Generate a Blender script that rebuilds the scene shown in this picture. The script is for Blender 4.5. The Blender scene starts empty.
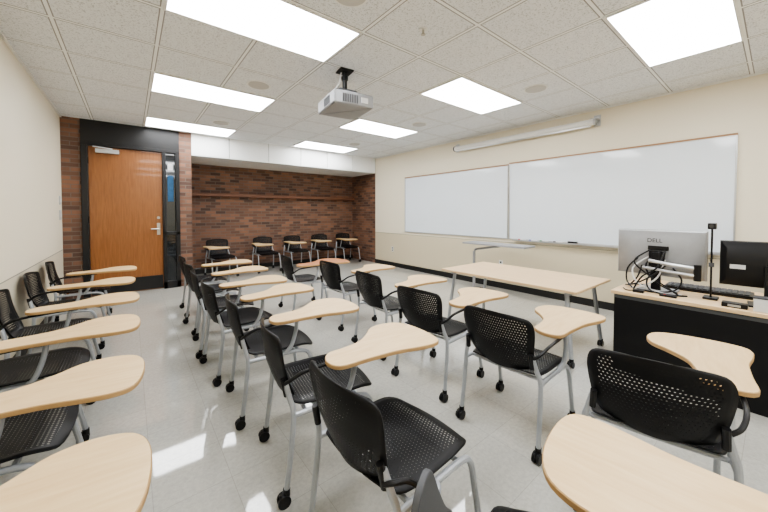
import bpy, math, random
from mathutils import Vector, Matrix, Euler
random.seed(4)
C = bpy.context.scene.collection
R = math.radians
H = 1.3; CZ = 2.72
XL, XR, YB, YF = -0.78, 5.0, 6.6, -2.3
YA = 7.7; ZS = 2.33; XA = 0.87

# ------------------------------------------------------------------ materials
def newmat(name):
    m = bpy.data.materials.new(name); m.use_nodes = True
    nt = m.node_tree; b = nt.nodes['Principled BSDF']
    return m, nt, b
def N(nt, t, **kw):
    n = nt.nodes.new(t)
    for k, v in kw.items(): setattr(n, k, v)
    return n
def mathn(nt, op, a, b=None, c=None):
    n = nt.nodes.new('ShaderNodeMath'); n.operation = op
    for i, v in enumerate((a, b, c)):
        if v is None: continue
        if isinstance(v, (int, float)): n.inputs[i].default_value = v
        else: nt.links.new(v, n.inputs[i])
    return n.outputs[0]
def mix(nt, fac, a, b):
    n = nt.nodes.new('ShaderNodeMix'); n.data_type = 'RGBA'
    for s, v in ((n.inputs[0], fac), (n.inputs[6], a), (n.inputs[7], b)):
        if isinstance(v, (int, float)): s.default_value = v
        elif isinstance(v, tuple): s.default_value = (*v, 1) if len(v) == 3 else v
        else: nt.links.new(v, s)
    return n.outputs[2]
def pm(name, col, rough=0.5, metal=0.0, noise=0.06, scale=30, bump=0.0, emit=None, estr=0, spec=None, coat=0):
    m, nt, b = newmat(name)
    tc = N(nt, 'ShaderNodeTexCoord'); nz = N(nt, 'ShaderNodeTexNoise')
    nz.inputs['Scale'].default_value = scale; nt.links.new(tc.outputs['Object'], nz.inputs['Vector'])
    dark = tuple(max(0, c*(1-noise)) for c in col); lite = tuple(min(1, c*(1+noise)) for c in col)
    nt.links.new(mix(nt, nz.outputs['Fac'], dark, lite), b.inputs['Base Color'])
    b.inputs['Roughness'].default_value = rough; b.inputs['Metallic'].default_value = metal
    if spec is not None: b.inputs['Specular IOR Level'].default_value = spec
    if coat: b.inputs['Coat Weight'].default_value = coat
    if bump:
        bp = N(nt, 'ShaderNodeBump'); bp.inputs['Strength'].default_value = bump; bp.inputs['Distance'].default_value = 0.002
        nt.links.new(nz.outputs['Fac'], bp.inputs['Height']); nt.links.new(bp.outputs[0], b.inputs['Normal'])
    if emit:
        b.inputs['Emission Color'].default_value = (*emit, 1); b.inputs['Emission Strength'].default_value = estr
    return m
def wood(name, c1, c2, axis='X', rough=0.4, scale=6, stretch=12, coat=0):
    m, nt, b = newmat(name)
    tc = N(nt, 'ShaderNodeTexCoord'); mp = N(nt, 'ShaderNodeMapping')
    s = [stretch]*3; s['XYZ'.index(axis)] = 1.0
    mp.inputs['Scale'].default_value = s
    nt.links.new(tc.outputs['Object'], mp.inputs['Vector'])
    nz = N(nt, 'ShaderNodeTexNoise'); nz.inputs['Scale'].default_value = scale
    nz.inputs['Detail'].default_value = 6; nz.inputs['Distortion'].default_value = 0.6
    nt.links.new(mp.outputs[0], nz.inputs['Vector'])
    cr = N(nt, 'ShaderNodeValToRGB'); cr.color_ramp.elements[0].position = .32; cr.color_ramp.elements[1].position = .68
    cr.color_ramp.elements[0].color = (*c1, 1); cr.color_ramp.elements[1].color = (*c2, 1)
    nt.links.new(nz.outputs['Fac'], cr.inputs[0]); nt.links.new(cr.outputs[0], b.inputs['Base Color'])
    b.inputs['Roughness'].default_value = rough
    if coat: b.inputs['Coat Weight'].default_value = coat
    return m
def brick(name, plane):
    m, nt, b = newmat(name)
    g = N(nt, 'ShaderNodeNewGeometry'); sp = N(nt, 'ShaderNodeSeparateXYZ'); cb = N(nt, 'ShaderNodeCombineXYZ')
    nt.links.new(g.outputs['Position'], sp.inputs[0])
    nt.links.new(sp.outputs[0 if plane == 'X' else 1], cb.inputs[0]); nt.links.new(sp.outputs[2], cb.inputs[1])
    bt = N(nt, 'ShaderNodeTexBrick'); nt.links.new(cb.outputs[0], bt.inputs['Vector'])
    bt.inputs['Scale'].default_value = 1; bt.inputs['Brick Width'].default_value = .195; bt.inputs['Row Height'].default_value = .064
    bt.inputs['Mortar Size'].default_value = .006; bt.inputs['Mortar Smooth'].default_value = .15; bt.inputs['Bias'].default_value = 0
    bt.inputs['Color1'].default_value = (.30, .145, .085, 1); bt.inputs['Color2'].default_value = (.070, .040, .032, 1)
    bt.inputs['Mortar'].default_value = (.17, .14, .115, 1)
    nz = N(nt, 'ShaderNodeTexNoise'); nz.inputs['Scale'].default_value = 9; nz.inputs['Detail'].default_value = 5
    nt.links.new(cb.outputs[0], nz.inputs['Vector'])
    c = mix(nt, mathn(nt, 'MULTIPLY', nz.outputs['Fac'], .35), bt.outputs['Color'], (.13, .07, .05))
    nt.links.new(c, b.inputs['Base Color']); b.inputs['Roughness'].default_value = .65
    bp = N(nt, 'ShaderNodeBump'); bp.inputs['Strength'].default_value = .6; bp.inputs['Distance'].default_value = .006; bp.invert = True
    nt.links.new(bt.outputs['Fac'], bp.inputs['Height']); nt.links.new(bp.outputs[0], b.inputs['Normal'])
    return m
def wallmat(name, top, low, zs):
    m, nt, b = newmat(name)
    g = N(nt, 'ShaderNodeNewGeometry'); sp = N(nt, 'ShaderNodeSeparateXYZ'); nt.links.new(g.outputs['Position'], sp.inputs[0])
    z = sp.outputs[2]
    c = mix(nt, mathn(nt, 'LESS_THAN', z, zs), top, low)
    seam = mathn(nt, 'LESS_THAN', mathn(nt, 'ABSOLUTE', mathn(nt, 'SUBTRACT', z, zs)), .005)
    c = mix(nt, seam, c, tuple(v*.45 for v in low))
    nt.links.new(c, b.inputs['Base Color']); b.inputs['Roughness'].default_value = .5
    nz = N(nt, 'ShaderNodeTexNoise'); nz.inputs['Scale'].default_value = 120; nt.links.new(g.outputs['Position'], nz.inputs['Vector'])
    bp = N(nt, 'ShaderNodeBump'); bp.inputs['Strength'].default_value = .08; bp.inputs['Distance'].default_value = .002
    nt.links.new(nz.outputs['Fac'], bp.inputs['Height']); nt.links.new(bp.outputs[0], b.inputs['Normal'])
    return m
def gridfac(nt, comp, off, size, w):
    f = mathn(nt, 'FRACT', mathn(nt, 'DIVIDE', mathn(nt, 'SUBTRACT', comp, off), size))
    d = mathn(nt, 'MINIMUM', f, mathn(nt, 'SUBTRACT', 1.0, f))
    return mathn(nt, 'LESS_THAN', d, w/size), d
def ceilmat():
    m, nt, b = newmat('ceiling_tile')
    g = N(nt, 'ShaderNodeNewGeometry'); sp = N(nt, 'ShaderNodeSeparateXYZ'); nt.links.new(g.outputs['Position'], sp.inputs[0])
    gx, dx = gridfac(nt, sp.outputs[0], .2, .625, .011); gy, dy = gridfac(nt, sp.outputs[1], .205, .625, .011)
    hx, _ = gridfac(nt, sp.outputs[0], .2, .625, .019); hy, _ = gridfac(nt, sp.outputs[1], .205, .625, .019)
    bar = mathn(nt, 'MAXIMUM', gx, gy); edge = mathn(nt, 'MAXIMUM', hx, hy)
    nz = N(nt, 'ShaderNodeTexNoise'); nz.inputs['Scale'].default_value = 95; nz.inputs['Detail'].default_value = 4
    nt.links.new(g.outputs['Position'], nz.inputs['Vector'])
    cr = N(nt, 'ShaderNodeValToRGB'); cr.color_ramp.elements[0].position = .34; cr.color_ramp.elements[1].position = .47
    cr.color_ramp.elements[0].color = (.50, .515, .53, 1); cr.color_ramp.elements[1].color = (.81, .83, .85, 1)
    nt.links.new(nz.outputs['Fac'], cr.inputs[0])
    c = mix(nt, edge, cr.outputs[0], (.30, .30, .30)); c = mix(nt, bar, c, (.88, .89, .89))  # dark edge is a painted shadow line along the pale grid bars
    nt.links.new(c, b.inputs['Base Color']); b.inputs['Roughness'].default_value = .8
    return m
def floormat():
    m, nt, b = newmat('vinyl_tile')
    g = N(nt, 'ShaderNodeNewGeometry'); sp = N(nt, 'ShaderNodeSeparateXYZ'); nt.links.new(g.outputs['Position'], sp.inputs[0])
    gx, _ = gridfac(nt, sp.outputs[0], .06, .3125, .0015); gy, _ = gridfac(nt, sp.outputs[1], .1, .3125, .0015)
    seam = mathn(nt, 'MAXIMUM', gx, gy)
    nz = N(nt, 'ShaderNodeTexNoise'); nz.inputs['Scale'].default_value = 45; nz.inputs['Detail'].default_value = 8; nz.inputs['Roughness'].default_value = .75
    nt.links.new(g.outputs['Position'], nz.inputs['Vector'])
    cr = N(nt, 'ShaderNodeValToRGB'); cr.color_ramp.elements[0].position = .32; cr.color_ramp.elements[1].position = .60
    cr.color_ramp.elements[0].color = (.43, .42, .385, 1); cr.color_ramp.elements[1].color = (.54, .53, .485, 1)
    nt.links.new(nz.outputs['Fac'], cr.inputs[0])
    fl = N(nt, 'ShaderNodeVectorMath', operation='FLOOR'); dv = N(nt, 'ShaderNodeVectorMath', operation='MULTIPLY_ADD')
    dv.inputs[1].default_value = (3.2, 3.2, 0); dv.inputs[2].default_value = (-.192, -.32, 0)
    nt.links.new(g.outputs['Position'], dv.inputs[0]); nt.links.new(dv.outputs[0], fl.inputs[0])
    wn = N(nt, 'ShaderNodeTexWhiteNoise'); nt.links.new(fl.outputs[0], wn.inputs['Vector'])
    c = mix(nt, mathn(nt, 'MULTIPLY', wn.outputs['Value'], .18), cr.outputs[0], (.33, .32, .29))
    c = mix(nt, mathn(nt, 'MULTIPLY', seam, .4), c, (.22, .215, .19))
    nt.links.new(c, b.inputs['Base Color'])
    b.inputs['Roughness'].default_value = .04
    b.inputs['Specular IOR Level'].default_value = .9
    bp = N(nt, 'ShaderNodeBump'); bp.inputs['Strength'].default_value = .05; bp.inputs['Distance'].default_value = .004
    n3 = N(nt, 'ShaderNodeTexNoise'); n3.inputs['Scale'].default_value = 7; nt.links.new(g.outputs['Position'], n3.inputs['Vector'])
    nt.links.new(n3.outputs['Fac'], bp.inputs['Height']); nt.links.new(bp.outputs[0], b.inputs['Normal'])
    return m
def perfmat(name, col):
    m, nt, b = newmat(name)
    b.inputs['Base Color'].default_value = (*col, 1); b.inputs['Roughness'].default_value = .45; b.inputs['Specular IOR Level'].default_value = .28
    nz = N(nt, 'ShaderNodeTexNoise'); nz.inputs['Scale'].default_value = 200
    bp = N(nt, 'ShaderNodeBump'); bp.inputs['Strength'].default_value = .1; nt.links.new(nz.outputs['Fac'], bp.inputs['Height']); nt.links.new(bp.outputs[0], b.inputs['Normal'])
    uv = N(nt, 'ShaderNodeUVMap', uv_map='UVMap'); sp = N(nt, 'ShaderNodeSeparateXYZ'); nt.links.new(uv.outputs[0], sp.inputs[0])
    pr = N(nt, 'ShaderNodeUVMap', uv_map='Param'); pp = N(nt, 'ShaderNodeSeparateXYZ'); nt.links.new(pr.outputs[0], pp.inputs[0])
    cell = .0145
    vy = mathn(nt, 'DIVIDE', sp.outputs[1], cell)
    odd = mathn(nt, 'MULTIPLY', mathn(nt, 'MODULO', mathn(nt, 'FLOOR', vy), 2.0), .5)
    fx = mathn(nt, 'SUBTRACT', mathn(nt, 'FRACT', mathn(nt, 'ADD', mathn(nt, 'DIVIDE', sp.outputs[0], cell), odd)), .5)
    fy = mathn(nt, 'SUBTRACT', mathn(nt, 'FRACT', vy), .5)
    d = mathn(nt, 'SQRT', mathn(nt, 'ADD', mathn(nt, 'MULTIPLY', fx, fx), mathn(nt, 'MULTIPLY', fy, fy)))
    hole = mathn(nt, 'LESS_THAN', d, .28)
    for k in (0, 1):
        e = mathn(nt, 'LESS_THAN', mathn(nt, 'ABSOLUTE', mathn(nt, 'SUBTRACT', pp.outputs[k], .5)), .42)
        hole = mathn(nt, 'MULTIPLY', hole, e)
    nt.links.new(mathn(nt, 'SUBTRACT', 1.0, hole), b.inputs['Alpha'])
    return m

M = {}
M['brickX'] = brick('brick_wall', 'X'); M['brickY'] = brick('brick_side_wall', 'Y')
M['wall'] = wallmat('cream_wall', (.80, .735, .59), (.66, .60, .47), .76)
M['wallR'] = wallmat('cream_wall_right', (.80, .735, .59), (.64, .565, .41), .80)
M['ceil'] = ceilmat(); M['floor'] = floormat()
M['white'] = pm('white_paint', (.80, .80, .78), .5)
M['bulk'] = pm('bulkhead_white', (.87, .88, .88), .5)
M['seam'] = pm('bulkhead_seam', (.30, .30, .29), .6)
M['blackf'] = pm('black_frame', (.010, .010, .011), .4)
M['rubber'] = pm('black_rubber_base', (.012, .012, .012), .5)
M['door'] = wood('oak_door', (.235, .090, .027), (.315, .125, .040), 'Z', .35, 4, 12, coat=.2)
M['maple'] = wood('maple_laminate', (.68, .475, .25), (.76, .565, .325), 'X', .42, 5, 8)
M['maplee'] = pm('maple_edge', (.46, .29, .13), .5)
M['maplet'] = wood('maple_laminate_table', (.66, .46, .255), (.74, .55, .33), 'Y', .42, 5, 8)
M['redwood'] = wood('reddish_laminate', (.42, .165, .06), (.50, .21, .085), 'X', .38, 5, 8)
M['ledge'] = wood('dark_ledge_wood', (.13, .055, .03), (.20, .085, .045), 'X', .5, 5, 8)
M['perf'] = perfmat('perforated_black_plastic', (.007, .007, .008))
M['plastic'] = pm('black_plastic', (.008, .008, .009), .4, scale=90, spec=.35)
M['dkgrey'] = pm('dark_grey_plastic', (.07, .072, .078), .5)
M['silver'] = pm('silver_tube', (.42, .44, .47), .36, .4, scale=60)
M['alu'] = pm('aluminium', (.55, .56, .57), .35, .7)
M['standg'] = pm('stand_grey', (.33, .33, .34), .45)
M['steel'] = pm('brushed_steel', (.5, .48, .44), .3, .9)
M['board'] = pm('whiteboard_enamel', (.78, .835, .89), .08, noise=.02, scale=3)
M['cork'] = pm('cork_strip', (.36, .21, .11), .8, noise=.3, scale=200)
M['diff'] = pm('light_diffuser', (.9, .9, .9), .5, emit=(.97, .985, 1), estr=15.5)
M['projw'] = pm('projector_shell', (.34, .35, .37), .4)
M['screenw'] = pm('screen_case_white', (.78, .77, .74), .4)
M['lens'] = pm('lens_glass', (.01, .012, .02), .05, coat=1)
M['speaker'] = pm('speaker_grille', (.55, .54, .52), .7, noise=.25, scale=400)
M['desk'] = pm('black_desk_laminate', (.006, .006, .007), .5, spec=.3)
M['monS'] = pm('monitor_silver', (.36, .37, .39), .4, .3)
M['screen'] = pm('dark_screen', (.01, .01, .012), .15)
M['red'] = pm('red_plastic', (.5, .03, .03), .4); M['blue'] = pm('blue_plastic', (.03, .08, .4), .4); M['green'] = pm('green_plastic', (.03, .3, .1), .4)
M['posterb'] = pm('blue_poster', (.015, .09, .20), .5, noise=.5, scale=14)
M['paper'] = pm('white_paper', (.7, .7, .7), .6)
M['glassd'] = pm('dark_glass', (.02, .024, .028), .06, coat=1)

# ------------------------------------------------------------------ mesh builder
def catmull(pts, n=6, closed=False):
    P = [Vector(p) for p in pts]; out = []; L = len(P)
    rng = range(L) if closed else range(L-1)
    for i in rng:
        if closed: p0, p1, p2, p3 = P[i-1], P[i], P[(i+1) % L], P[(i+2) % L]
        else: p0, p1, p2, p3 = P[max(i-1, 0)], P[i], P[i+1], P[min(i+2, L-1)]
        for k in range(n):
            t = k/n; t2 = t*t; t3 = t2*t
            out.append(.5*((2*p1)+(-p0+p2)*t+(2*p0-5*p1+4*p2-p3)*t2+(-p0+3*p1-3*p2+p3)*t3))
    if not closed: out.append(P[-1].copy())
    return out
class MB:
    def __init__(s): s.v = []; s.f = []; s.m = []
    def add(s, vs, fs, mi=0):
        o = len(s.v); s.v += [tuple(v) for v in vs]; s.f += [tuple(i+o for i in f) for f in fs]; s.m += [mi]*len(fs); return s
    def box(s, a, b, mi=0, rot=None, piv=None):
        x0, y0, z0 = a; x1, y1, z1 = b
        vs = [Vector(p) for p in ((x0,y0,z0),(x1,y0,z0),(x1,y1,z0),(x0,y1,z0),(x0,y0,z1),(x1,y0,z1),(x1,y1,z1),(x0,y1,z1))]
        if rot:
            pv = Vector(piv) if piv else (Vector(a)+Vector(b))/2; rm = Euler(rot).to_matrix(); vs = [pv+rm@(v-pv) for v in vs]
        return s.add(vs, [(0,3,2,1),(4,5,6,7),(0,1,5,4),(1,2,6,5),(2,3,7,6),(3,0,4,7)], mi)
    def tube(s, pts, r, n=10, mi=0, smooth=0, flat=1.0):
        P = catmull(pts, smooth) if smooth else [Vector(p) for p in pts]
        rs = r if isinstance(r, (list, tuple)) else [r]*len(P)
        if len(rs) != len(P): rs = [rs[0]]*len(P)
        t0 = (P[1]-P[0]).normalized(); up = Vector((0,0,1)) if abs(t0.z) < .9 else Vector((0,1,0))
        nrm = (up - t0*up.dot(t0)).normalized(); vs = []; fs = []
        for i, p in enumerate(P):
            t = (P[min(i+1, len(P)-1)]-P[max(i-1, 0)]).normalized()
            nrm = (nrm - t*nrm.dot(t)).normalized(); bn = t.cross(nrm)
            for k in range(n):
                a = 2*math.pi*k/n; vs.append(p+nrm*math.cos(a)*rs[i]*flat+bn*math.sin(a)*rs[i])
        for i in range(len(P)-1):
            for k in range(n):
                fs.append((i*n+k, i*n+(k+1) % n, (i+1)*n+(k+1) % n, (i+1)*n+k))
        fs.append(tuple(range(n-1, -1, -1))); fs.append(tuple((len(P)-1)*n+k for k in range(n)))
        return s.add(vs, fs, mi)
    def cyl(s, a, b, r, n=20, mi=0): return s.tube([a, b], r, n, mi)
    def prism(s, outline, z0, z1, mi=0, mtop=None, mbot=None, bev=0.0):
        n = len(outline)
        def ring(z, k):
            out = []
            for i, p in enumerate(outline):
                a = Vector(outline[i-1][:2]); b = Vector(outline[(i+1) % n][:2]); d = (b-a).normalized(); nn = Vector((-d.y, d.x))
                out.append((p[0]+nn.x*k, p[1]+nn.y*k, z))
            return out
        if bev: rings = [ring(z0, bev), ring(z0+bev, 0), ring(z1-bev, 0), ring(z1, bev)]
        else: rings = [ring(z0, 0), ring(z1, 0)]
        vs = sum(rings, []); fs = []
        for j in range(len(rings)-1):
            for i in range(n): fs.append((j*n+i, j*n+(i+1) % n, (j+1)*n+(i+1) % n, (j+1)*n+i))
        s.add(vs, fs, mi)
        s.add(rings[0], [tuple(range(n-1, -1, -1))], mi if mbot is None else mbot); s.add(rings[-1], [tuple(range(n))], mi if mtop is None else mtop)
        return s
    def build(s, name, mats, parent=None, loc=None, bevel=0, angle=35):
        me = bpy.data.meshes.new(name); me.from_pydata(s.v, [], s.f)
        if not isinstance(mats, (list, tuple)): mats = [mats]
        for m in mats: me.materials.append(m)
        me.polygons.foreach_set('material_index', s.m)
        me.validate(); me.update()
        me.polygons.foreach_set('use_smooth', [True]*len(me.polygons)); me.set_sharp_from_angle(angle=R(angle))
        o = bpy.data.objects.new(name, me); C.objects.link(o)
        if parent: o.parent = parent
        if loc: o.location = loc
        if bevel:
            b = o.modifiers.new('Bevel', 'BEVEL'); b.width = bevel; b.segments = 2; b.limit_method = 'ANGLE'; b.angle_limit = R(40)
        return o
def tag(o, label=None, cat=None, group=None, kind=None):
    if label: o['label'] = label
    if cat: o['category'] = cat
    if group: o['group'] = group
    if kind: o['kind'] = kind
    return o
def empty(name, loc, rz=0):
    o = bpy.data.objects.new(name, None); C.objects.link(o); o.location = loc; o.rotation_euler = (0, 0, rz); o.empty_display_size = .1
    return o
def copy_tree(o, parent=None):
    c = o.copy(); C.objects.link(c)
    if parent: c.parent = parent
    for ch in list(o.children): copy_tree(ch, c)
    return c
def bx(name, a, b, m, parent=None, bevel=0): return MB().box(a, b).build(name, m, parent, bevel=bevel)
def struct(name, a, b, m): return tag(bx(name, a, b, m), kind='structure')
def shell(name, fn, nu, nv, mat, parent, thick):
    vs = []; fs = []; prm = []
    for j in range(nv+1):
        t = .5-.5*math.cos(math.pi*j/nv)
        for i in range(nu+1):
            a = -1+2*i/nu; p = fn(a, t); vs.append(p[0]); prm.append((p[1], (a*.5+.5, t)))
    for j in range(nv):
        for i in range(nu):
            k = j*(nu+1)+i; fs.append((k, k+1, k+nu+2, k+nu+1))
    me = bpy.data.meshes.new(name); me.from_pydata(vs, [], fs); me.materials.append(mat)
    u1 = me.uv_layers.new(name='UVMap'); u2 = me.uv_layers.new(name='Param')
    for l in me.loops:
        u1.data[l.index].uv = prm[l.vertex_index][0]; u2.data[l.index].uv = prm[l.vertex_index][1]
    me.polygons.foreach_set('use_smooth', [True]*len(me.polygons)); me.update()
    o = bpy.data.objects.new(name, me); C.objects.link(o); o.parent = parent
    s = o.modifiers.new('Solidify', 'SOLIDIFY'); s.thickness = thick; s.offset = 0
    return o
def text(name, body, size, mat, mtx, parent=None, ext=.0006):
    cu = bpy.data.curves.new(name, 'FONT'); cu.body = body; cu.size = size; cu.extrude = ext; cu.align_x = 'CENTER'; cu.align_y = 'CENTER'
    t = bpy.data.objects.new(name, cu); C.objects.link(t); bpy.context.view_layer.update()
    me = bpy.data.meshes.new_from_object(t.evaluated_get(bpy.context.evaluated_depsgraph_get()))
    bpy.data.objects.remove(t); me.materials.clear(); me.materials.append(mat)
    o = bpy.data.objects.new(name, me); C.objects.link(o); o.parent = parent; o.matrix_local = mtx
    return o

# ------------------------------------------------------------------ room shell
struct('floor', (XL-.1, YF-.1, -.1), (XR+.1, YA+.1, 0), M['floor'])
struct('ceiling', (XL-.1, YF-.1, CZ), (XR+.1, YB, CZ+.1), M['ceil'])
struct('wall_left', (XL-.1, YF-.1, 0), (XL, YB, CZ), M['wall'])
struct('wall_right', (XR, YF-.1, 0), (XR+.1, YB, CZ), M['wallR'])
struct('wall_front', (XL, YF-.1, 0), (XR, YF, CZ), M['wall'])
dx0, dx1 = -.568, .687
w = MB().box((XL, YB, 0), (dx0, YB+.12, CZ)).build('wall_back', M['brickX']); tag(w, kind='structure')
w = MB().box((dx1, YB, 0), (XA, YA, CZ)).build('wall_alcove_left', [M['brickX']]); tag(w, kind='structure')
struct('wall_alcove_back', (dx1, YA, 0), (XR+.1, YA+.1, ZS+.1), M['brickX'])
struct('wall_alcove_right', (XR, YB, 0), (XR+.1, YA, ZS+.1), M['brickY'])
mb = MB()
xs = [XA, 1.5, 2.25, 2.95, 3.6, 4.3, XR]
for i in range(6): mb.box((xs[i]+.006, YB, ZS+.012), (xs[i+1]-.006, YB+.03, CZ))
mb.box((XA, YB+.015, ZS), (XR, YB+.06, CZ), mi=1)
mb.box((XA, YB+.005, ZS), (XR, YB+.06, ZS+.012))
tag(mb.build('wall_bulkhead', [M['bulk'], M['seam']]), kind='structure')
struct('ceiling_alcove', (XA, YB+.06, ZS), (XR, YA, ZS+.1), M['white'])
struct('baseboard_right', (XR-.012, YF, 0), (XR, YB, .10), M['rubber'])
struct('baseboard_left', (XL, YF, 0), (XL+.012, YB, .10), M['rubber'])
struct('baseboard_back', (XA, YA-.012, 0), (XR, YA, .10), M['rubber'])
struct('trim_1', (XL, YF, CZ-.02), (XL+.02, YB, CZ), M['white'])
struct('trim_2', (XR-.02, YF, CZ-.02), (XR, YB, CZ), M['white'])
o = bx('wall_ledge', (XA, YA-.12, 1.655), (XR, YA, 1.73), M['ledge'], bevel=.004)
tag(o, 'long dark wooden ledge running across the brick alcove wall', 'shelf')

# door
D = tag(empty('door_1', ((dx0+dx1)/2, YB, 0)), kind='structure')
def dp(name, mbx, m, parent, **k):
    o = mbx.build(name, m, parent, **k); o.data.transform(Matrix.Translation(-Vector(D.location))); return o
lx0, lx1, dz = -.489, .441, 2.33
fr = MB().box((dx0, YB-.03, 0), (lx0, YB+.1, dz)).box((lx1, YB-.03, 0), (lx1+.05, YB+.1, dz)).box((dx1-.06, YB-.03, 0), (dx1, YB+.1, dz))
fr.box((dx0, YB-.03, dz), (dx1, YB+.1, dz+.05)).box((lx1, YB-.03, 0), (dx1, YB+.1, .12)).box((lx1, YB-.03, .92), (dx1, YB+.1, .98))
dp('door_frame', fr, M['blackf'], D, bevel=.004)
dp('header_panel', MB().box((dx0, YB-.01, dz+.05), (dx1, YB+.08, CZ)), M['blackf'], D)
dp('sidelight_glass', MB().box((lx1+.05, YB+.04, .12), (dx1-.06, YB+.05, dz)), M['glassd'], D)
leaf = dp('door_leaf', MB().box((lx0+.004, YB+.02, .012), (lx1-.004, YB+.065, dz-.004)), M['door'], D)
dp('kick_plate', MB().box((lx0+.01, YB+.016, .02), (lx1-.01, YB+.02, .24)), M['blackf'], leaf)
hm = MB().box((.355, YB+.008, .93), (.40, YB+.02, 1.13)).cyl((.378, YB-.04, 1.03), (.378, YB+.01, 1.03), .012).tube([(.378, YB-.04, 1.03), (.33, YB-.045, 1.03), (.27, YB-.04, 1.03)], .011, smooth=4)
hm.cyl((.378, YB+.0, 1.22), (.378, YB+.02, 1.22), .022)
dp('handle', hm, M['steel'], leaf)
cm = MB().box((-.40, YB-.045, 2.23), (-.12, YB+.02, 2.29)).tube([(-.2, YB-.03, 2.3), (-.42, YB-.12, 2.305)], .009).tube([(-.42, YB-.12, 2.305), (-.3, YB-.0, 2.315)], .009)
dp('door_closer', cm, M['alu'], leaf)
for zz in (.35, 1.2, 2.1): dp('hinge', MB().cyl((lx0, YB-.034, zz-.05), (lx0, YB-.034, zz+.05), .009), M['blackf'], leaf)
o = bx('poster', (lx1+.075, YB+.03, 1.50), (dx1-.085, YB+.038, 1.95), M['posterb']); tag(o, 'narrow blue poster in the dark glass beside the oak door', 'poster')
o = bx('reflection', (lx1+.08, YB+.03, 2.04), (dx1-.09, YB+.038, 2.16), M['paper']); tag(o, 'small painted white notice above the blue poster beside the door', 'reflection')  # white panel imitates light reflected in the sidelight glass

for nm, y, z0, z1, l in (('light_switch', 6.40, 1.42, 1.54, 'upper small white plate on the left wall by the door'), ('light_switch', 6.40, 1.2, 1.34, 'lower small plate on the left wall by the door')):
    t = empty(nm, (XL, y, 0)); tag(t, l, 'wall plate')
    MB().box((-.002, -.04, z0), (.012, .04, z1)).build('plate', M['alu'], t, bevel=.003)
    MB().box((.012, -.012, (z0+z1)/2-.025), (.02, .012, (z0+z1)/2+.025)).build('toggle', M['white'], t)
for i, (y, l) in enumerate(((5.9, 'wall outlet left of the whiteboards near the brick corner'), (3.0, 'wall outlet low below the seam between the two whiteboards'))):
    t = empty('wall_outlet', (XR, y, .42)); tag(t, l, 'outlet')
    MB().box((-.01, -.035, -.06), (0, .035, .06)).build('plate', M['white'], t, bevel=.003)
    MB().box((-.014, -.016, .01), (-.01, .016, .045)).box((-.014, -.016, -.045), (-.01, .016, -.01)).build('socket', M['dkgrey'], t)

# ------------------------------------------------------------------ ceiling fixtures
def make_light():
    t = empty('ceiling_light', (0, 0, CZ))
    m = MB().box((0, 0, -.012), (1.25, .02, .0)).box((0, .605, -.012), (1.25, .625, 0)).box((0, .02, -.012), (.02, .605, 0)).box((1.23, .02, -.012), (1.25, .605, 0))
    m.build('frame', M['white'], t); bx('diffuser', (.02, .02, -.008), (1.23, .605, -.001), M['diff'], t)
    return t
LL = {(.2, .205): 'added out-of-view ceiling light panel above the front left, before the rows', (.2, 2.08): 'largest ceiling light panel, left column, nearest the projector on its left',  # front left panel is out of view, added for its light
      (.2, 3.955): 'middle ceiling light panel of the left column', (.2, 5.83): 'ceiling light panel right in front of the oak door',
      (.2, -1.67): 'added rearmost left ceiling light panel, unseen behind the viewer', (2.7, -1.67): 'added rearmost right ceiling light panel, unseen behind the viewer',  # extra unseen pair, added to light the room from behind
      (2.7, .205): 'ceiling light panel above the teacher desk at top right', (2.7, 2.08): 'ceiling light panel to the right of the projector',
      (2.7, 3.955): 'ceiling light panel just beyond the projector, middle of right column', (2.7, 5.83): 'small far ceiling light panel in front of the white bulkhead'}
L0 = None
for (x, y), l in LL.items():
    if L0 is None: L0 = t = make_light()
    else: t = copy_tree(L0)
    t.location = (x, y, CZ); tag(t, l, 'ceiling light', 'rectangular ceiling light panels')
SP = [((1.1375, 1.77), 'round ceiling speaker cut by the top edge of the picture'), ((1.1375, 3.64), 'round ceiling speaker left of the projector between two light panels'),
      ((1.1375, 5.52), 'far round ceiling speaker near the door-side light panel'), ((3.6375, 1.77), 'round ceiling speaker near the white projection screen case'),
      ((3.6375, 3.64), 'round ceiling speaker in line with the second light panel of the right column'), ((3.6375, 5.52), 'farthest round ceiling speaker near the brick alcove')]
def make_speaker():
    t = empty('ceiling_speaker', (0, 0, CZ))
    MB().cyl((0, 0, -.006), (0, 0, 0), .125, 40).build('rim', M['white'], t)
    MB().tube([(0, 0, -.010), (0, 0, -.004)], .108, 40).build('grille', M['speaker'], t); return t
s0 = None
for p, l in SP:
    if s0 is None: s0 = t = make_speaker()
    else: t = copy_tree(s0)
    t.location = (*p, CZ); tag(t, l, 'ceiling speaker', 'round ceiling speakers')
t = empty('sprinkler', (1.79, 1.75, CZ)); tag(t, 'small chrome sprinkler head in a ceiling tile near the top', 'sprinkler')
MB().cyl((0, 0, -.006), (0, 0, 0), .032, 24).build('escutcheon', M['white'], t)
MB().cyl((0, 0, -.04), (0, 0, -.006), .009, 12).cyl((0, 0, -.044), (0, 0, -.04), .018, 16).build('sprinkler_head', M['steel'], t)

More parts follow.
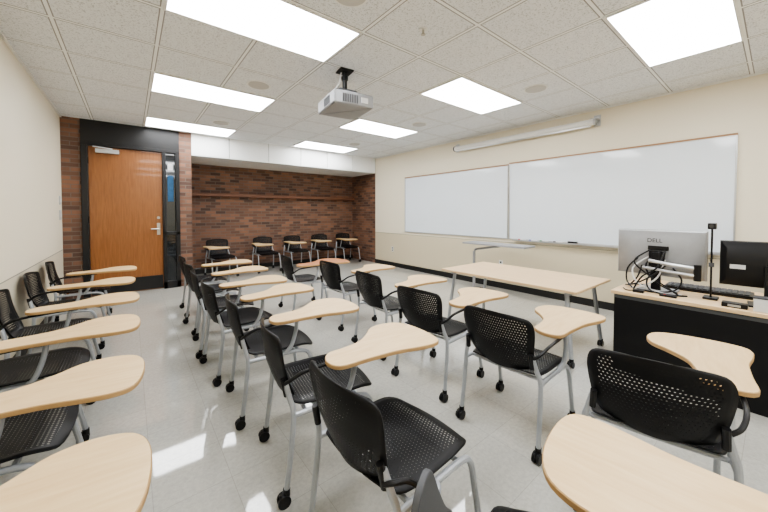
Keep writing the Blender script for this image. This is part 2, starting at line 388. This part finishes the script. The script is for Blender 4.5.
# projector
P = empty('projector', (1.70, 2.75, CZ), R(-8)); tag(P, 'light grey projector hanging from the ceiling on a short black pole', 'projector')
MB().box((-.07, -.07, -.015), (.07, .07, 0)).build('ceiling_plate', M['plastic'], P, bevel=.003)
MB().cyl((0, 0, -.21), (0, 0, -.01), .024, 20).cyl((0, 0, -.09), (0, 0, -.06), .034, 20).build('mount_pole', M['plastic'], P)
mm = MB().box((-.09, -.09, -.232), (.09, .09, -.21))
for a in (-1, 1):
    for b in (-1, 1): mm.tube([(a*.07, b*.07, -.22), (a*.13, b*.12, -.25), (a*.13, b*.12, -.285)], .009)
mm.build('mount_bracket', M['dkgrey'], P)
out = catmull([(-.175, -.22, 0), (0, -.23, 0), (.175, -.22, 0), (.205, -.20, 0), (.215, 0, 0), (.205, .20, 0), (.175, .22, 0), (0, .23, 0), (-.175, .22, 0), (-.202, .20, 0), (-.205, 0, 0), (-.202, -.20, 0)], 4, True)
body = MB().prism([(p.x, p.y) for p in out], -.405, -.28, bev=.012).build('projector_body', M['projw'], P)
g = MB()
for k in range(9): g.box((-.12+k*.018, -.233, -.385), (-.112+k*.018, -.225, -.31))
g.build('vent_grille', M['dkgrey'], body)
g = MB()
for k in range(9): g.box((-.209, -.12+k*.018, -.385), (-.201, -.112+k*.018, -.31))
g.build('vent_grille', M['dkgrey'], body)
MB().cyl((.20, -.09, -.34), (.23, -.09, -.34), .04, 28).build('lens_ring', M['plastic'], body)
MB().cyl((.228, -.09, -.34), (.233, -.09, -.34), .03, 28).build('lens', M['lens'], body)
MB().box((.07, -.234, -.37), (.14, -.226, -.32)).build('label_plate', M['paper'], body)
MB().tube([(-.03, .02, -.01), (-.05, .03, -.12), (-.10, .05, -.2), (-.16, .08, -.25), (-.15, .1, -.28)], .006, smooth=5, n=8).build('cable', M['paper'], P)

# projection screen case
S = empty('projection_screen', (XR, 2.76, 2.53)); tag(S, 'long white roll-up projection screen case mounted high above the whiteboards', 'projection screen')
MB().tube([(-.09, -1.18, 0), (-.09, 1.18, 0)], .042, 24).build('screen_case', M['screenw'], S)
for y in (-1.18, 1.18):
    MB().cyl((-.09, y-.012, 0), (-.09, y+.012, 0), .047, 24).build('end_cap', M['dkgrey'] if y > 0 else M['alu'], S)
    MB().box((-.10, y-.03 if y < 0 else y-.06, .03), (0.002, y+.06 if y < 0 else y+.03, .05)).box((-.012, y-.04, -.05), (.002, y+.04, .10)).build('bracket', M['alu'], S)
MB().box((-.10, -1.13, -.056), (-.08, 1.13, -.040)).build('pull_bar', M['alu'], S)

# whiteboards
def board(y0, y1, z0, z1, label, tray):
    t = empty('whiteboard', (XR, (y0+y1)/2, z0)); tag(t, label, 'whiteboard'); h = (y1-y0)/2; H2 = z1-z0
    MB().box((-.018, -h+.012, .012), (-.006, h-.012, H2-.012)).build('writing_surface', M['board'], t)
    MB().box((-.026, -h, 0), (0, h, .014)).box((-.026, -h, H2-.012), (0, h, H2)).box((-.026, -h, .014), (0, -h+.014, H2-.012)).box((-.026, h-.014, .014), (0, h, H2-.012)).build('board_frame', M['alu'], t)
    MB().box((-.030, -h, H2-.002), (-.002, h, H2+.018)).build('cork_rail', M['cork'], t)
    if tray:
        MB().box((-.085, -h+.1, -.012), (-.004, h-.1, -.002)).box((-.09, -h+.1, -.012), (-.083, h-.1, .006)).build('marker_tray', M['alu'], t)
    return t
board(2.87, 5.44, .86, 2.10, 'left, farther whiteboard on the cream wall, nearest the brick alcove', False)
board(.29, 2.85, .86, 2.12, 'right, nearer and larger-looking whiteboard with a marker tray', True)
for i, (y, mk, nm) in enumerate(((2.6, 'red', 'red'), (2.42, 'blue', 'blue'), (2.25, 'green', 'green'), (2.05, 'plastic', 'black'))):
    t = empty('marker', (XR-.05, y, .868)); tag(t, nm+' marker pen lying on the tray under the right whiteboard', 'marker', 'marker pens on the whiteboard tray')
    MB().cyl((0, -.06, 0), (0, .03, 0), .009, 12).build('barrel', M['paper'], t); MB().cyl((0, .03, 0), (0, .065, 0), .010, 12).build('cap', M[mk], t)
t = empty('eraser', (XR-.054, 1.85, .8585)); tag(t, 'black felt eraser on the whiteboard tray', 'eraser')
MB().box((-.022, -.06, .012), (.022, .06, .032)).build('handle', M['plastic'], t, bevel=.004); MB().box((-.022, -.06, 0), (.022, .06, .012)).build('felt_pad', M['dkgrey'], t)

# ------------------------------------------------------------------ tablet arm chair
TZ = .625
def sq(t, n=4.5):
    v = 1-abs(2*t-1)**n
    return max(v, 0)**(1/n)
def back_fn(s, t):
    hw = (.186+.046*t)*(.70+.30*sq(t, 3.0))
    z = .435+.30*t + .016*(1-s*s)*(1 if t > .5 else -.8)
    x = -.215-.078*t+.042*s*s-.016*math.sin(math.pi*t)
    return Vector((x, s*hw, z)), (s*hw+1, z+1)
def seat_fn(s, t):
    hw = .222*(.60+.40*sq(t, 3.2)); x = -.205+.44*t+.014*(1-s*s)*(t-.5)*2
    z = .418-.014*(1-s*s)*math.sin(math.pi*t)-.035*max(0, (t-.75)/.25)**2+.02*max(0, (.15-t)/.15)**2
    return Vector((x, s*hw, z)), (s*hw+1, x+1)
TAB = catmull([(-.275, -.125, 0), (-.13, -.130, 0), (.02, -.138, 0), (.14, -.165, 0), (.23, -.175, 0), (.285, -.145, 0), (.305, -.04, 0), (.295, .10, 0), (.25, .185, 0),
               (.16, .215, 0), (.07, .195, 0), (.0, .125, 0), (-.08, .065, 0), (-.18, .04, 0), (-.27, .025, 0), (-.31, -.05, 0)], 4, True)
def arm_mb(pad=True):
    if not pad:
        return MB().tube([(-.232, -.205, .49), (-.218, -.228, .50), (-.17, -.245, .49), (-.12, -.255, .44), (-.10, -.262, .38)], .0085, 10, smooth=5)
    return MB().tube([(-.232, -.205, .53), (-.212, -.235, .555), (-.15, -.255, .590), (-.02, -.26, .602), (.09, -.25, .604)], .0085, 10, smooth=5).box((.0, -.27, .600), (.14, -.21, .613))
def make_chair():
    t = empty('tablet_arm_chair', (0, 0, 0))
    shell('seat', seat_fn, 20, 20, M['perf'], t, .008)
    shell('backrest', back_fn, 20, 18, M['perf'], t, .006)
    for sy in (-1, 1):
        rl = MB().tube([(-.235, .238*sy, .065), (-.215, .235*sy, .22), (-.20, .231*sy, .39), (-.212, .215*sy, .46), (-.228, .198*sy, .53)], .0125, 10, smooth=5).build('leg', M['silver'], t)
        fl = MB().tube([(.245, .238*sy, .065), (.215, .235*sy, .22), (.185, .231*sy, .35), (.13, .229*sy, .385), (0, .228*sy, .39), (-.12, .228*sy, .39), (-.20, .230*sy, .388)], .0125, 10, smooth=5).build('leg', M['silver'], t)
        for par, x in ((rl, -.235), (fl, .245)):
            c = MB(); y = .238*sy
            for q in (-1, 1): c.cyl((x-.012, y+q*.005, .028), (x-.012, y+q*.019, .028), .028, 20)
            c.tube([(x, y, .045), (x, y, .075)], .016, 14); c.box((x-.03, y-.006, .028), (x+.01, y+.006, .056))
            c.build('caster', M['plastic'], par)
        MB().tube([(-.222, .198*sy, .47), (-.230, .196*sy, .51), (-.238, .193*sy, .55)], .013, 10, smooth=3).build('back_bracket', M['plastic'], t)
    MB().tube([(.12, -.228, .385), (.12, 0, .378), (.12, .228, .385)], .010, 8, smooth=4).tube([(-.14, -.228, .389), (-.14, 0, .382), (-.14, .228, .389)], .010, 8, smooth=4).box((-.1, -.19, .385), (.08, -.165, .400)).box((-.1, .165, .385), (.08, .19, .400)).build('seat_frame', M['silver'], t)
    MB().tube([(.02, -.232, .39), (.06, -.25, .44), (.09, -.25, .53), (.10, -.24, .60)], .0125, 10, smooth=5).build('tablet_post', M['silver'], t)
    arm_mb().build('arm_bracket', M['plastic'], t)
    tb = MB().prism([(p.x, p.y) for p in TAB], -.011, .009, mi=2, mtop=0, mbot=1, bev=.003)
    tb = tb.build('writing_tablet', [M['maple'], M['dkgrey'], M['maplee']], t); tb.location = (.23, -.19, TZ)
    return t
CH = [
 (-.45, 1.26, -4, 'black tablet arm chair by the left wall whose maple tablet fills the bottom left corner', 'L'),
 (-.45, 1.93, -3, 'second nearest chair along the left wall, large maple tablet just above the corner one', 'L'),
 (-.46, 2.68, 0, 'third nearest chair along the left wall with black seat and maple tablet', 'L'),
 (-.46, 3.42, 3, 'fourth chair along the left wall, counted from the camera', 'L'),
 (-.46, 4.28, -2, 'fifth chair along the left wall, second from the far end', 'L'),
 (-.45, 5.12, 2, 'farthest chair along the left wall, nearest the oak door', 'L'),
 (.78, .25, 30, 'nearest chair, mostly below the frame, its maple tablet filling the bottom right', 'M'),
 (.80, .94, 3, 'front centre black perforated chair with its tablet folded down at its side', 'M'),
 (.79, 1.55, -8, 'middle row chair with the big maple tablet at the picture centre', 'M'),
 (.77, 2.22, -6, 'middle row chair behind the centre tablet, third chair showing in its row', 'M'),
 (.73, 2.87, 2, 'middle row chair fourth from the camera with kidney-shaped maple tablet', 'M'),
 (.73, 3.44, -5, 'middle row chair set close behind its neighbour, fifth from the camera', 'M'),
 (.75, 4.12, 3, 'middle row chair second from the far end of the row', 'M'),
 (.78, 4.84, 0, 'last middle row chair, farthest from the camera before the brick alcove', 'M'),
 (1.80, .34, 12, 'nearest chair of the right row, seen from behind in front of the teacher desk', 'R'),
 (1.87, 1.01, 2, 'right row chair seen from behind in front of the long maple table', 'R'),
 (1.90, 1.68, 4, 'right row chair third from the camera, beside the table end', 'R'),
 (1.98, 2.40, -2, 'right row chair fourth from the camera with maple tablet', 'R'),
 (2.03, 3.25, 3, 'right row chair fifth from the camera, the last with a pale tablet', 'R'),
 (1.84, 4.04, -3, 'only chair with a reddish brown tablet, at the far end of the right row', 'R'),
 (1.45, 7.15, -84, 'leftmost chair against the brick alcove wall', 'A'),
 (2.38, 7.2, -90, 'second chair from the left against the brick alcove wall', 'A'),
 (3.10, 7.2, -86, 'middle chair of the five against the brick alcove wall', 'A'),
 (3.80, 7.2, -93, 'fourth chair from the left against the brick alcove wall', 'A'),
 (4.52, 7.2, -90, 'rightmost chair against the brick alcove wall, by its corner', 'A'),
]
GR = {'L': 'tablet chairs along the left wall', 'M': 'tablet chairs in the middle row', 'R': 'tablet chairs in the right row', 'A': 'tablet chairs in the brick alcove'}
c0 = make_chair(); trees = [c0]
for i in range(1, len(CH)): trees.append(copy_tree(c0))
for t, (x, y, a, l, g) in zip(trees, CH):
    t.location = (x, y, 0); t.rotation_euler = (0, 0, R(a)); tag(t, l, 'chair', GR[g])
    tb = [c for c in t.children if c.name.startswith('writing_tablet')][0]
    if 'folded down' in l:
        tb.rotation_euler = (R(-90), R(60), R(20)); tb.location = (-.135, -.305, .300); tb.scale = (.88, .88, 1); tag(tb, 'grey underside of the folded tablet')
        tb.data = tb.data.copy(); tb.data.materials[2] = M['dkgrey']
        ab = [c for c in t.children if c.name.startswith('arm_bracket')][0]
        tmp = arm_mb(False).build('arm_bracket_plain', M['plastic']); ab.data = tmp.data; bpy.data.objects.remove(tmp)
        pt = [c for c in t.children if c.name.startswith('tablet_post')][0]
        tmp = MB().tube([(-.02, -.232, .39), (-.05, -.262, .40), (-.10, -.275, .385)], .0115, 10, smooth=5).build('post_short', M['silver']); pt.data = tmp.data; bpy.data.objects.remove(tmp)
    elif 'mostly below' in l:
        tb.location = (.146, -.233, TZ); tb.rotation_euler = (0, 0, R(68))
    else:
        tb.rotation_euler = (0, 0, R(random.uniform(-4, 4)))
        if g == 'L': tb.location.x = .195
        if g == 'R' and y > .5: tb.location = (.225, -.165, TZ)
        if 'picture centre' in l: tb.location = (.235, -.235, TZ)
    if 'reddish' in l:
        tb.data = tb.data.copy(); tb.data.materials[0] = M['redwood']; tb.scale = (1.2, 1.25, 1); tb.location = (.19, -.14, TZ)

# ------------------------------------------------------------------ long table
T = empty('table', (3.235, 1.735, 0)); tag(T, 'long maple topped table on grey legs below the whiteboards', 'table')
MB().box((-.415, -.715, .632), (.415, .715, .655)).build('tabletop', M['maplet'], T, bevel=.004)
MB().box((-.34, -.64, .60), (.34, -.60, .632)).box((-.34, .60, .60), (.34, .64, .632)).box((-.02, -.62, .602), (.02, .62, .632)).build('under_frame', M['silver'], T)
for a in (-1, 1):
    for b in (-1, 1):
        lg = MB().tube([(a*.31, b*.60, .62), (a*.35, b*.66, .06)], .018, 14).build('leg', M['silver'], T)
        c = MB(); x, y = a*.352, b*.662
        for q in (-1, 1): c.cyl((x-.01, y+q*.006, .026), (x-.01, y+q*.022, .026), .026, 20)
        c.tube([(x, y, .04), (x, y, .07)], .018, 14); c.build('caster', M['plastic'], lg)
T = empty('side_stand', (4.45, 2.74, 0)); tag(T, 'thin topped grey cantilever stand between the long table and the whiteboards', 'stand')
MB().box((-.16, -.52, .795), (.16, .54, .822)).build('stand_top', M['standg'], T, bevel=.004)
MB().tube([(0, .42, .64), (0, .40, .70), (0, -.05, .79)], .018, 12).build('support_arm', M['standg'], T)
MB().cyl((0, .42, .05), (0, .42, .67), .022, 16).build('column', M['standg'], T)
MB().box((-.16, .39, .025), (.16, .45, .055)).box((-.16, .1, .025), (-.13, .45, .05)).box((.13, .1, .025), (.16, .45, .05)).build('base', M['dkgrey'], T)
for a in (-1, 1):
    for yy in (.12, .42): MB().cyl((a*.145, yy-.012, .0125), (a*.145, yy+.012, .0125), .0125, 14).build('wheel', M['plastic'], T)

# ------------------------------------------------------------------ teacher desk
DX0, DX1, DY0, DY1, DZ = 3.12, 3.95, -1.1, .87, .66
T = empty('teacher_desk', ((DX0+DX1)/2, (DY0+DY1)/2, 0)); tag(T, 'black teacher desk with a pale maple top carrying the monitors', 'desk')
hx, hy = (DX1-DX0)/2, (DY1-DY0)/2
MB().box((-hx, -hy, DZ-.028), (hx, hy, DZ)).build('desktop', M['maplet'], T, bevel=.004)
MB().box((-hx+.02, -hy+.02, 0), (-hx+.04, hy-.02, DZ-.028)).build('front_panel', M['desk'], T)
for sy in (-1, 1): MB().box((-hx+.04, sy*(hy-.04), 0), (hx-.04, sy*(hy-.02), DZ-.028)).build('side_panel', M['desk'], T)
MB().box((-hx+.018, -hy+.02, DZ-.06), (-hx+.02, hy-.02, DZ-.03)).build('edge_band', M['dkgrey'], T)

BM = Matrix(((0, 0, -1, 0), (-1, 0, 0, 0), (0, 1, 0, 0), (0, 0, 0, 1)))
def at(x, y, z): return Matrix.Translation((x, y, z)) @ BM
T = empty('monitor', (3.42, .62, DZ)); T.rotation_euler = (0, 0, R(-3)); tag(T, 'large silver backed monitor turned away from the seats on the teacher desk', 'monitor')
MB().box((-.0, -.285, .12), (.02, .285, .50)).build('screen', M['screen'], T, bevel=.004)
ms = MB()
r0 = [(-.002, y, z) for y, z in ((-.285, .12), (.285, .12), (.285, .50), (-.285, .50))]
r1 = [(-.022, y, z) for y, z in ((-.275, .133), (.275, .133), (.275, .488), (-.275, .488))]
r2 = [(-.040, y, z) for y, z in ((-.18, .175), (.18, .175), (.18, .445), (-.18, .445))]
FC = [(0,1,5,4),(1,2,6,5),(2,3,7,6),(3,0,4,7),(4,5,9,8),(5,6,10,9),(6,7,11,10),(7,4,8,11),(8,9,10,11)]
ms.add(r0+r1+r2, FC)
back = ms.build('back_shell', M['monS'], T)
text('logo_lettering', 'DELL', .045, M['blackf'], at(-.0415, .02, .412), back)
nk = MB().box((-.07, -.05, .20), (-.04, .05, .33)).box((-.085, -.03, .012), (-.055, .03, .32)); nk.build('stand_neck', M['plastic'], T, bevel=.003)
MB().box((-.12, -.12, 0), (.08, .12, .014)).build('stand_base', M['monS'], T, bevel=.003)
MB().tube([(-.09, .04, .25), (-.13, -.10, .235), (-.10, -.24, .22)], .018, 14, flat=.8).build('monitor_arm', M['alu'], T)
MB().tube([(-.09, .08, .19), (-.13, -.08, .18), (-.1, -.26, .165)], .016, 14, flat=.8).build('monitor_arm', M['alu'], T)
MB().cyl((-.105, -.25, .13), (-.105, -.25, .25), .022, 20).build('arm_joint', M['plastic'], T)
MB().box((-.06, -.07, .335), (-.040, .06, .37)).build('mount_box', M['plastic'], T, bevel=.004)
for i, pth in enumerate(([(-.04, .1, .2), (-.08, .12, .1), (-.05, .18, .02), (.03, .2, .012), (.1, .1, .012)], [(-.05, .02, .3), (-.10, .06, .2), (-.09, .0, .08), (-.10, -.14, .012)],
     [(-.05, -.05, .26), (-.12, -.02, .12), (-.15, .08, .03), (-.10, .16, .01)], [(-.04, .13, .26), (-.07, .19, .17), (-.06, .20, .06), (-.12, .14, .01)], [(-.05, -.1, .2), (-.09, -.16, .12), (-.13, -.13, .04), (-.16, -.02, .01), (-.15, .1, .01)],
     [(-.06, .0, .2), (-.14, .04, .09), (-.18, .0, .02), (-.17, -.12, .008), (-.12, -.2, .008)], [(-.05, .05, .28), (-.12, .14, .18), (-.14, .1, .06), (-.16, -.05, .012), (-.13, -.17, .01)],
     [(-.06, -.06, .22), (-.16, .0, .14), (-.12, .12, .05), (-.02, .22, .01)], [(-.06, .05, .33), (-.13, .13, .24), (-.11, .05, .14), (-.14, -.08, .06), (-.16, -.16, .01)], [(-.06, -.05, .33), (-.14, -.02, .20), (-.15, .07, .12), (-.17, .12, .01)])):
    MB().tube(pth, .006, 8, smooth=5).build('cable', M['plastic'] if i not in (2, 6) else M['paper'], T)
T = empty('monitor', (3.40, .03, DZ)); T.rotation_euler = (0, 0, R(4)); tag(T, 'black monitor at the right edge of the teacher desk', 'monitor')
MB().box((.0, -.24, .12), (.02, .24, .44)).build('screen', M['screen'], T, bevel=.004)
ms = MB(); r0 = [(-.0, y, z) for y, z in ((-.24, .12), (.24, .12), (.24, .44), (-.24, .44))]; r1 = [(-.018, y, z) for y, z in ((-.235, .125), (.235, .125), (.235, .435), (-.235, .435))]; r2 = [(-.045, y, z) for y, z in ((-.15, .17), (.205, .17), (.205, .39), (-.15, .39))]
ms.add(r0+r1+r2, FC)
b2 = ms.build('back_shell', M['plastic'], T)
MB().box((-.0475, .115, .245), (-.045, .19, .275)).build('sticker', M['paper'], b2)
MB().box((-.07, -.03, .012), (-.045, .03, .28)).build('stand_neck', M['plastic'], T); MB().box((-.12, -.1, 0), (.06, .1, .012)).build('stand_base', M['plastic'], T, bevel=.003)
T = empty('document_camera', (3.36, .31, DZ)); tag(T, 'black document camera on an upright rod between the two monitors', 'camera')
MB().box((-.04, -.04, 0), (.06, .04, .016)).build('base', M['plastic'], T, bevel=.004)
MB().cyl((0, 0, .012), (0, 0, .52), .006, 12).build('rod', M['plastic'], T)
h_ = MB().box((-.03, -.022, .52), (.03, .022, .565)).build('camera_head', M['plastic'], T, bevel=.004)
MB().cyl((-.036, 0, .543), (-.03, 0, .543), .014, 16).build('lens', M['lens'], h_)
MB().box((-.012, -.014, .24), (.016, .014, .27)).build('clamp', M['dkgrey'], T)
T = empty('keyboard', (3.66, .36, DZ)); tag(T, 'black keyboard lying behind the monitors on the teacher desk', 'keyboard')
MB().box((-.11, -.25, 0), (.11, .25, .024)).build('keyboard_body', M['plastic'], T, bevel=.003)
km = MB()
for r in range(5):
    for c in range(15): km.box((-.090+r*.037, -.232+c*.0315, .024), (-.060+r*.037, -.206+c*.0315, .031))
km.build('keys', M['dkgrey'], T)
T = empty('cable_adapter', (3.19, .70, DZ)); tag(T, 'small black cable adapter on the near left edge of the desk', 'adapter')
MB().box((-.02, -.035, 0), (.02, .035, .022)).build('adapter_body', M['plastic'], T, bevel=.003)
MB().tube([(0, .035, .011), (.0, .07, .006), (.03, .10, .006), (.08, .12, .006)], .004, 8, smooth=5).build('cord', M['plastic'], T)
T = empty('presentation_remote', (3.19, .52, DZ)); tag(T, 'small black remote lying in front of the silver monitor stand', 'remote')
MB().box((-.018, -.05, 0), (.018, .05, .016)).build('remote_body', M['plastic'], T, bevel=.004); MB().cyl((0, .02, .014), (0, .02, .0175), .008, 14).build('button', M['red'], T)
T = empty('control_box', (3.20, .18, DZ)); tag(T, 'small flat black control box near the front edge of the desk', 'control box')
MB().box((-.035, -.06, 0), (.035, .06, .03)).build('box_body', M['plastic'], T, bevel=.003); MB().box((-.0365, -.03, .008), (-.035, .03, .022)).build('face_label', M['alu'], T)
T = empty('wipes_box', (3.19, .06, DZ)); tag(T, 'pale plastic box at the far right edge of the desk', 'box')
MB().box((-.04, -.035, 0), (.04, .035, .085)).build('box_body', M['paper'], T, bevel=.004); MB().box((-.042, -.037, .085), (.042, .037, .095)).build('lid', M['dkgrey'], T, bevel=.002)

# ------------------------------------------------------------------ world, camera
wd = bpy.data.worlds.new('World'); bpy.context.scene.world = wd; wd.use_nodes = True
wd.node_tree.nodes['Background'].inputs[0].default_value = (.9, .95, 1, 1); wd.node_tree.nodes['Background'].inputs[1].default_value = .1
cam = bpy.data.cameras.new('Camera'); co = bpy.data.objects.new('Camera', cam); C.objects.link(co)
cam.sensor_width = 36; cam.lens = 317/768*36; cam.clip_start = .02
co.location = (0, 0, H); co.rotation_euler = (R(90-1.45), 0, R(-38.7))
cam.shift_y = -(256-221)/768
bpy.context.scene.camera = co
try: bpy.context.scene.view_settings.look = 'AgX - Medium High Contrast'
except Exception: pass
